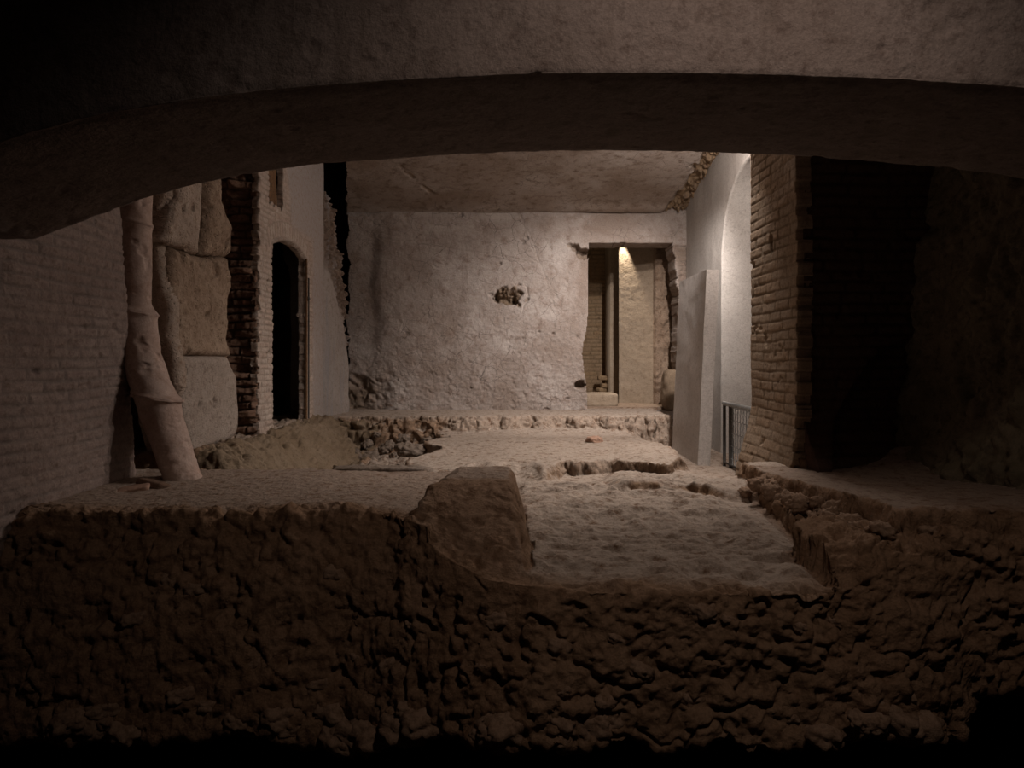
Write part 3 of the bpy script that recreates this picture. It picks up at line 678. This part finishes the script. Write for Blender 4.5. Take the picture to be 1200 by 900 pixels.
# ================================================================ BACK WALL
YB = 9.0
xb0 = -2.75; zbm = -.80
def bw(a, b, P):
    X = a+xb0; z = b+zbm; px = 600+X*F/YB; py = HZ-z*F/YB
    h = .014*fbm(X, z, 0, 1.3, 3, 201)+.006*fbm(X, z, 0, 6, 4, 202)
    # hammered texture, stronger low down
    lowm = ss(.9, -.4, z)
    rr = fbm(X+z*.5, z*1.2-X*.3, 0, 11, 4, 203); h = h+(.005+.005*lowm)*rr+.006*fbm(X*.7+z, z-X*.7, 0, 30, 3, 208)*(.3+lowm)
    pk = ss(.42, .6, fbm(X*1.6+z*.9, z*.8-X*.5, 0, 15, 3, 204)); h = h-(.005+.005*lowm)*pk
    # upper band stands back a little under the ledge line, faint seam at the left panel
    h = h-.015*ss(1.90, 1.945, z+.01*fbm(X, z, 0, 4, 3, 3))
    seam = ss(432, 449, px+5*fbm(X*0, z, 0, 2, 3, 8))          # left strip recessed
    h = h-.055*(1-seam)*ss(1.85, 1.5, z)*ss(-.35, .5, z)
    h = h-.035*(1-ss(425, 470, px))
    # broken foot at the left corner
    w1, w2, wi = worley(X+.1*fbm(X, z, 0, 5, 3, 1), z, X*0, 7, 205)
    ft = ss(470, 425, px+14*fbm(X, z, 0, 5, 3, 206))*ss(430, 458, py+14*fbm(X, z, 0, 6, 3, 207))
    h = h+ft*(-.10+.12*np.clip(w2-w1, 0, .5)*(.3+wi)+.08*fbm(X, z, 0, 6, 4, 6))
    def hole(cx, cy, rx, ry, dep, sd, wobble=.35):
        d = np.hypot((px-cx)/rx, (py-cy)/ry)+wobble*fbm(X, z, 0, 14, 3, sd)+.15*fbm(X, z, 0, 40, 2, sd+1); return -dep*ss(1.05, .75, d), ss(1.3, .9, d)
    al = ft*.8
    for args in ((675, 290, 5.5, 5, .12, 1), (683.5, 298, 7.5, 6.5, .20, 2), (680, 451, 7.5, 5, .15, 3), (668, 287, 4, 3, .05, 9)):
        hh_, m_ = hole(*args); h = h+hh_; al = np.maximum(al, m_*.6)
    # big wound in the plaster
    d = np.hypot((px-597)/20, (py-347)/14)+.55*fbm(X, z, 0, 9, 4, 210)
    in_ = ss(1.0, .80, d); al = np.maximum(al, in_)
    h = h-in_*(.045+.16*fbm(X, z, 0, 13, 4, 211)+.05*ss(.0, .25, fbm(X*.8, z, 0, 11, 3, 212)))
    arc = np.abs(np.hypot(px-598, py-345)-21+2*fbm(X, z, 0, 8, 2, 4)); h = h-.018*ss(2.0, .6, arc)*(py > 335)*(px > 612)
    # small chips
    for cx, cy, r in ((575, 345, 3.2), (540, 252, 3), (613, 283, 3), (617, 279, 3), (648, 391, 2), (632, 389, 2), (700, 392, 2), (640, 480, 4), (586, 309, 2), (552, 455, 2), (665, 467, 2)):
        hh_, m_ = hole(cx, cy, r, r*.8, .025, int(cx)); h = h+hh_
    for (ax0, az0, ax1, az1) in ((-1.75, 1.62, .3, 1.25), (.1, 1.9, .6, .7), (-1.8, 1.80, -1.0, 1.55)):     # long cracks
        t = np.clip(((X-ax0)*(ax1-ax0)+(z-az0)*(az1-az0))/((ax1-ax0)**2+(az1-az0)**2), 0, 1)
        dd = np.hypot(X-ax0-t*(ax1-ax0), z-az0-t*(az1-az0))+.0; dd = np.abs(dd-.07*fbm(X, z, 0, 1.6, 4, 221)-.02); h = h-.006*ss(.012, .003, dd)
    # brick showing at the right of the doorway
    bh, bt, bmk = bricks(a, b, .22, .065, .014, 230); ex = ss(788, 798, px+6*fbm(X, z, 0, 5, 3, 231))*ss(285, 292, py)
    h = h+ex*(-.03+.012*(bh-1)); al = np.maximum(al, ex*.55*(1-.3*bmk))
    hl = hl_ = ss(30, 4, np.abs(px-740))*0
    return h, zcol(h, bt, 0, al)
def bm(a, b):
    X = a+xb0; z = b+zbm; px = 600+X*F/YB; py = HZ-z*F/YB
    n = 3*fbm(X, z, 0, 4, 4, 240)+1.0*fbm(X, z, 0, 20, 2, 241)
    le = np.interp(py, [284, 360, 385, 400, 415, 440, 455, 470, 486], [689, 688.5, 687, 683.5, 681, 685, 687.5, 687.5, 687]); ri = np.interp(py, [284, 300, 330, 345, 400], [789, 791, 793, 797, 797])
    door = (px > le+n*.35) & (px < ri+n) & (py > 284+.4*n) & (py < 482)
    return ~door & ~((px < 407+1.5*n) & (py < 452))
tag(sheet('wall_back', (xb0, YB, E+zbm), (1, 0, 0), (0, 0, 1), (0, -1, 0), 5.4, 2.85, .0105, bw, bm, .42, M_plaster, rings=6, jit=.018), kind='structure')
# rear vault: springs from the back wall and comes forward
def vault():
    nu, nv = 330, 330
    u, v = np.meshgrid(np.linspace(-2.75, 2.45, nu), np.linspace(0, 1, nv))
    Y = 9.02-5.2*v; z = 1.925+ .62*np.sin(np.clip(v, 0, 1)*math.pi*.5)**.85
    Pv = np.stack([u, Y, z], -1); n = gnormal(Pv); 
    if n[10, 10, 2] > 0: n = -n
    h = .02*fbm(u, Y, 0, 1.1, 3, 251)+.006*fbm(u, Y, 0, 9, 4, 252)
    # irregular lip where the plaster of the vault stops
    h = h+.035*ss(.0, .012, v)*ss(.05, .02, v)*ss(.3, 1.0, u+.3*fbm(u, Y, 0, 3, 3, 4))
    edge = np.interp(Y, [6.5, 7.4, 8.0, 8.5, 9.1], [2.2, 2.07, 2.09, 2.10, 1.98])+.10*fbm(u, Y, 0, 5, 4, 253)
    w1, w2, wi = worley(u+.05*fbm(u, Y, 0, 8, 2, 1), Y, u*0, 15, 254)
    br = ss(-.02, .03, u-edge); h = h+br*(-.09+.16*np.clip(w2-w1, 0, .5)*(.2+wi)+.03*fbm(u, Y, 0, 12, 3, 255))
    pt = ss(.05, 0, np.abs(u+1.12-.4*(Y-8.2)))*ss(8.7, 8.5, Y); h = h-.03*pt*ss(-.1, .1, fbm(u, Y, 0, 9, 3, 256))
    al = np.maximum(br, .8*pt*ss(-.1, .1, fbm(u, Y, 0, 9, 3, 256)))
    Pv = Pv+n*h[..., None]; Pv[..., 2] += E
    return tag(mesh_obj('ceiling', Pv.reshape(-1, 3), grid_faces(nv, nu, ((u > -.243*Y+.03*fbm(u, Y, 0, 6, 3, 257))[:-1, :-1])), M_vault, None, zcol(h, wi, 0, al).reshape(-1, 3)), kind='structure')
vault()

# ================================================================ ROOM BEYOND THE DOORWAY
fi = pt_brick(301, .012, .25, .065, .014, .006, .02)
tag(sheet('wall_inner_brick', (.4, 11.0, E-.8), (1, 0, 0), (0, 0, 1), (0, -1, 0), 1.42, 3.2, .012, fi, None, .3, M_innerb), kind='structure')
def smoothp(seed, amp=.006):
    def g(a, b, P): 
        h = amp*fbm(a, b, 0, 3, 5, seed)+amp*.3*fbm(a, b, 0, 20, 3, seed+1); return h, zcol(h)
    return g
# slender pier and broad plastered pier
tag(sheet('wall_inner_pier', (1.50, 10.45, E-.8), (1, 0, 0), (0, 0, 1), (0, -1, 0), .13, 3.2, .012, smoothp(310), None, .6, M_inner), kind='structure')
pu = np.array([.93, -.37, 0]); pu /= np.linalg.norm(pu)
tag(sheet('wall_inner_plaster', (1.578, 10.10, E-.8), pu, (0, 0, 1), (pu[1], -pu[0], 0), .72, 3.2, .012, smoothp(311, .01), None, .4, M_inner), kind='structure')
tag(sheet('wall_inner_jamb', (2.05, 9.75, E-.8), (1, 0, 0), (0, 0, 1), (0, -1, 0), .8, 3.2, .014, rough_f(312, .05, 5), None, .3, M_tufa2), kind='structure')
boxy('wall_inner_side', (.25, 9.42, E-.8), (.45, 11.2, E+2.4), M_innerb, 'structure')
boxy('ceiling_inner', (.2, 9.42, E+2.4), (3.2, 11.4, E+2.5), M_innerb, 'structure')
boxy('floor_inner', (.2, 9.2, E-.9), (3.2, 11.4, E-.655), M_floor, 'structure')
def block(name, c, size, seed, mt, label, cat, rot=(0, 0, 0), sq=6, rough=.05, n=26):
    o = rock(name, c, size, rot, seed, mt, None, sq, rough, n, 2); return tag(o, label, cat)
block('stone_step', (1.22, 9.52, E-.575), (.50, .3, .20), 320, M_inner, 'low stone step just inside the rear doorway', 'step')
block('stone_block', (2.13, 9.13, E-.43), (.24, .30, .56), 321, M_brickP, 'upright rounded stone block against the right side of the rear doorway', 'block', sq=4, rough=.10)
# fallen bricks in the dark corner of the inner room
for i, (px, py) in enumerate([(708, 443), (711, 452), (706, 457)]):
    p = W(px, py, 10.7); o = rock('loose_brick', tuple(p), (.2, .12, .07), (0, .05, .3*i), 330+i, M_innerb, None, 7, .08, 8)
    tag(o, 'loose brick in the corner seen through the rear doorway', 'brick', 'loose bricks beyond the rear doorway')

# ================================================================ RIGHT SIDE
XR = 2.3; ay, ar, az = 6.6, .90, 1.05
def mR(a, b):
    Y = a+5.3; z = b-1.2
    inside = (np.abs(Y-ay) < ar) & (z < az) & (z > -1.15) | (np.hypot(Y-ay, z-az) < ar)
    return ~inside
def snap_sheet():
    # build the arched wall from an explicit fan so that the arris is clean
    pass
def whited(a, b, P):
    h = .008*fbm(a, b, 0, 2, 4, 401)+.0025*fbm(a, b, 0, 14, 4, 402); return h, zcol(h)
# wall face with a clean arched opening: radial strips
def arched_wall():
    V = []; cols = 260
    th = np.concatenate([np.linspace(-.001, math.pi+.001, 150)])
    path = [(ay+ar, z) for z in np.linspace(-1.15, az, 60)[:-1]]+[(ay+ar*math.cos(t), az+ar*math.sin(t)) for t in np.linspace(0, math.pi, 110)]+[(ay-ar, z) for z in np.linspace(az, -1.15, 60)[1:]]
    path = np.array(path)
    out = []
    for (yy, zz) in path:                # outer frame point: push outward to a rectangle
        if zz <= az: o_ = (9.0 if yy > ay else 5.2, zz)
        else:
            d = np.array([yy-ay, zz-az]); d /= np.linalg.norm(d); t = min((9.0-ay)/d[0] if d[0] > 1e-6 else 9e9, (5.2-ay)/d[0] if d[0] < -1e-6 else 9e9, (2.75-az)/d[1] if d[1] > 1e-6 else 9e9)
            o_ = (ay+d[0]*t, az+d[1]*t)
        out.append(o_)
    out = np.array(out); rows = []
    for k in np.linspace(1, 0, 30)[:-1]:           # reveal, from depth to arris
        rows.append(np.stack([np.full(len(path), XR+.75*k), path[:, 0], path[:, 1]], -1))
    for k in np.linspace(0, 1, 70):
        p = lerp(path, out, k); rows.append(np.stack([np.full(len(path), XR), p[:, 0], p[:, 1]], -1))
    Pw = np.array(rows); n = gnormal(Pw); xx, yy, zz = Pw[..., 0], Pw[..., 1], Pw[..., 2]
    if n[60, 30, 0] > 0: n = -n
    n = n+np.roll(n, 1, 0)+np.roll(n, -1, 0); n /= np.linalg.norm(n, axis=2, keepdims=True)
    h = .008*fbm(xx, yy, zz, 2.2, 4, 403)+.003*fbm(xx, yy, zz, 14, 4, 404)
    Pw = Pw+n*h[..., None]; Pw[..., 2] += E
    return tag(mesh_obj('wall_right', Pw.reshape(-1, 3), grid_faces(*Pw.shape[:2]), M_white, None, np.zeros((h.size, 3))), kind='structure')
arched_wall()
boxy('wall_pillar_core', (2.02, 4.70, E-1.0), (3.3, 5.40, E+2.6), M_brickR, 'structure')
boxy('wall_right_recess', (3.0, 5.2, E-1.3), (3.2, 7.8, E+2.4), M_white, 'structure')
# concrete panel standing before the arched wall
def box_fine(name, lo, hi, mt, amp, seed, res=.02, label=None, cat=None, lean=0.):
    lo = np.array(lo, float); hi = np.array(hi, float); V = []; Fq = []; k = 0
    for ax in range(3):
        for sg in (0, 1):
            a_, b_ = (ax+1) % 3, (ax+2) % 3
            na = max(2, int((hi-lo)[a_]/res)+1); nb = max(2, int((hi-lo)[b_]/res)+1)
            a, b = np.meshgrid(np.linspace(lo[a_], hi[a_], na), np.linspace(lo[b_], hi[b_], nb))
            p = np.zeros(a.shape+(3,)); p[..., ax] = (lo, hi)[sg][ax]; p[..., a_] = a; p[..., b_] = b
            f = grid_faces(nb, na)+k; f = f if sg else f[:, ::-1]
            V.append(p.reshape(-1, 3)); Fq.append(f); k += a.size
    V = np.concatenate(V); Fq = np.concatenate(Fq); c = (lo+hi)/2
    d = (V-c)/((hi-lo)/2); x, y, z = V.T
    V = V+np.stack([amp*fbm(x, y, z, 4, 4, seed+i) for i in range(3)], 1)
    V[:, 0] += lean*(V[:, 2]-lo[2])
    o = mesh_obj(name, V, Fq, mt, None, np.zeros((len(V), 3)), (c[0], c[1], lo[2]), True)
    md = o.modifiers.new('w', 'WELD'); md.merge_threshold = .0005
    md = o.modifiers.new('e', 'EDGE_SPLIT'); md.split_angle = math.radians(40)
    if label: tag(o, label, cat)
    return o
box_fine('concrete_panel', (1.815, 6.67, E-1.06), (1.935, 7.75, E+.867), M_panel, .005, 420, .02, 'tall grey rendered concrete panel standing before the arched white wall', 'panel', lean=.045)
# gate: tubular rail, posts and wire mesh
gx, gy0, gy1, gzt, gzb = 2.06, 5.15, 6.62, E-.437, E-1.045
gt = empty('mesh_gate', (gx, 6.6, gzb)); tag(gt, 'low galvanised wire mesh gate at the foot of the white arch', 'gate')
def gp(name, pts, r, mt, seg=8): V, Fl = tube(pts, r, seg); return mesh_ngon(name, V, Fl, mt, gt, (gx, 6.6, gzb))
gp('top_rail', [(gx, gy1+.02, gzt), (gx, 6, gzt), (gx, gy0, gzt)], .021, M_steel, 12)
gp('post', [(gx, gy1, gzb-.05), (gx, gy1, gzb+.3), (gx, gy1, gzt-.01)], .016, M_dsteel)
gp('post', [(gx+.01, gy1-.17, gzb-.05), (gx+.01, gy1-.17, gzb+.3), (gx+.01, gy1-.17, gzt-.01)], .024, M_dsteel)
gp('bottom_rail', [(gx, gy1, gzb+.04), (gx, 6, gzb+.04), (gx, gy0, gzb+.04)], .01, M_dsteel)
V = []; Fl = []
def addt(pts, r, seg=5):
    v, f = tube(pts, r, seg); n = sum(len(t) for t in V); V.append(v); Fl.extend([[i+n for i in ff] for ff in f])
yy = gy1-.24
while yy > gy0:
    addt([(gx, yy, gzb+.04), (gx, yy, gzb+.3), (gx, yy, gzt)], .0028); yy -= .075
for zz in np.arange(gzb+.10, gzt, .12): addt([(gx+.006, gy1-.17, zz), (gx+.006, 6, zz), (gx+.006, gy0, zz)], .0028)
yy = gy1-.28
while yy > gy0+.1:                      # wavy ornament wires
    addt([(gx+.004, yy+.034*math.sin(t*math.pi*2/.12), gzb+.05+t) for t in np.linspace(0, .53, 60)], .0022, 4); yy -= .075
mesh_ngon('wire_mesh', np.concatenate(V), Fl, M_steel, gt, (gx, 6.6, gzb))

# brick pillar: long side faces the passage, narrow end faces the viewer
PX, PY0, PY1 = 1.915, 4.52, 5.42
fp = pt_brick(501, .006, .27, .072, .010, .004, .02)
def pil(a, b, P):
    h, c = fp(a, b, P); z = b-1.1; Y = a+PY0
    d = np.hypot((Y-4.98)/.035, (z-.84)/.075)+.3*fbm(a, b, 0, 12, 3, 502); h = h-.15*ss(1.05, .8, d)
    h = h-.08*ss(.84, .94, (a/.9)**1)*0
    h = h+.13*ss(-.35, -1.0, z)*(.5+.5*a)                       # spreading foot
    h = h-.03*z*0+.02
    return h, c
pr = sheet('brick_pillar', (PX, PY0, E-1.1), (0, 1, 0), (0, 0, 1), (-1, 0, 0), PY1-PY0, 3.6, .0095, pil, lambda a, b: a > .012*np.sign(np.sin((b)*40))+.012+.02*fbm(b*0, b, 0, 5, 3, 4), .10, M_brickP, rings=3, jit=.008, origin=(PX+.2, 5, E-1.1))
tag(pr, 'tall pale brick pillar with a small hole, between the white arch and dark wall', 'pillar')
# dark brick wall facing the viewer, with a shallow arched hollow
fr_ = pt_brick(511, .012, .26, .072, .014, .006, .03)
def dk(a, b, P):
    h, c = fr_(a, b, P); z = b-1.0; X = a+1.99
    u = (X-2.75)/.62; arch = ss(.06, -.06, z-(.12*1-.75*u*u+.0))*ss(-.9, -.6, z+.3)
    h = h-.10*arch+.02*fbm(a, b, 0, 3, 3, 7)*arch
    h = h+.25*ss(-.25, -.75, z)**2
    return h, c
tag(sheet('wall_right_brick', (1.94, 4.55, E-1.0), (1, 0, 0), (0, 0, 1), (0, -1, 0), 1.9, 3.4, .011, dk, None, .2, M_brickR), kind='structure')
# rough rock jamb at the far right
def rk(a, b, P):
    w1, w2, wi = worley(a*1.2, b*.8, a*0, 5, 521); v1, v2, vi = worley(a, b*.8, a*0, 13, 522)
    h = .14*np.clip(w2-w1, 0, .6)*(.3+wi)+.05*np.clip(v2-v1, 0, .5)+.07*fbm(a, b, 0, 3, 5, 523); h = h+.12*ss(.9, .1, b)-.18*ss(1.2, 2.6, b)
    return h, zcol(h, wi)
tag(sheet('wall_right_rock', (2.72, 2.9, E-.9), (0, 1, 0), (0, 0, 1), (-1, 0, 0), 1.75, 3.2, .012, rk, None, .3, M_rock), kind='structure')
# enclosure: upper closing slab and outer walls so that no light leaks in
boxy('ceiling_upper', (-4.4, 2.6, E+2.72), (4.4, 11.6, E+2.9), M_brickD, 'structure')
boxy('ceiling_near', (-4.4, -2.4, E+2.72), (4.4, 2.6, E+2.9), M_arch, 'structure')
boxy('wall_near', (-4.4, -2.4, 0), (4.4, -2.2, E+2.72), M_brickR, 'structure')
boxy('wall_outer_left', (-4.6, -2.4, 0), (-4.2, 11.6, E+2.72), M_brickR, 'structure')
boxy('wall_outer_right', (4.3, -2.4, 0), (4.6, 11.6, E+2.72), M_brickR, 'structure')

# ================================================================ LIGHT
def spot(name, loc, tgt, power, color, size=60, blend=.8, rad=.05):
    l = bpy.data.lights.new(name, 'SPOT'); l.energy = power; l.color = color; l.spot_size = math.radians(size); l.spot_blend = blend; l.shadow_soft_size = rad
    o = bpy.data.objects.new(name, l); C.objects.link(o); o.location = loc
    from mathutils import Vector
    o.rotation_euler = (Vector(tgt)-Vector(loc)).to_track_quat('-Z', 'Y').to_euler(); return o
def point(name, loc, power, color, rad=.05):
    l = bpy.data.lights.new(name, 'POINT'); l.energy = power; l.color = color; l.shadow_soft_size = rad
    o = bpy.data.objects.new(name, l); C.objects.link(o); o.location = loc; return o
spot('ceiling_spotlight', (1.86, 6.55, E+2.15), (1.0, 9.0, E-.30), 430, (1, .90, .835), 86, 1, .04)
spot('floor_fill', (1.70, 5.2, E+1.98), (.15, 5.7, E-.8), 290, (1, .89, .81), 96, 1, .05)  # added unseen fill, split from the main lamp to brighten the floor
point('ceiling_lamp', (1.92, 5.85, E+2.02), 95, (1, .88, .80), .05)
spot('inner_spotlight', (1.60, 10.01, E+1.86), (1.68, 10.03, E-.6), 115, (1, .85, .68), 42, .5, .01)
point('inner_lamp', (1.0, 10.1, E+2.1), .9, (1, .80, .56), .03)
spot('entrance_lamp', (.8, .9, E+1.9), (.5, 2.9, E-.9), 50, (1, .79, .66), 112, 1, .10)
w = bpy.data.worlds.new('World'); bpy.context.scene.world = w; w.use_nodes = True
w.node_tree.nodes['Background'].inputs[0].default_value = (0, 0, 0, 1)

# ================================================================ CAMERA
cd = bpy.data.cameras.new('Camera'); cam = bpy.data.objects.new('Camera', cd); C.objects.link(cam)
cam.location = (0, 0, E); cam.rotation_euler = (math.radians(90), 0, 0)
cd.sensor_fit = 'HORIZONTAL'; cd.sensor_width = 36; cd.lens = 36*F/1200; cd.shift_y = -(450-HZ)/1200; cd.clip_start = .05
sc_ = bpy.context.scene; sc_.camera = cam
vs = sc_.view_settings; vs.view_transform = 'Standard'; vs.look = 'None'; vs.gamma = 1; vs.use_curve_mapping = False; vs.exposure = 0
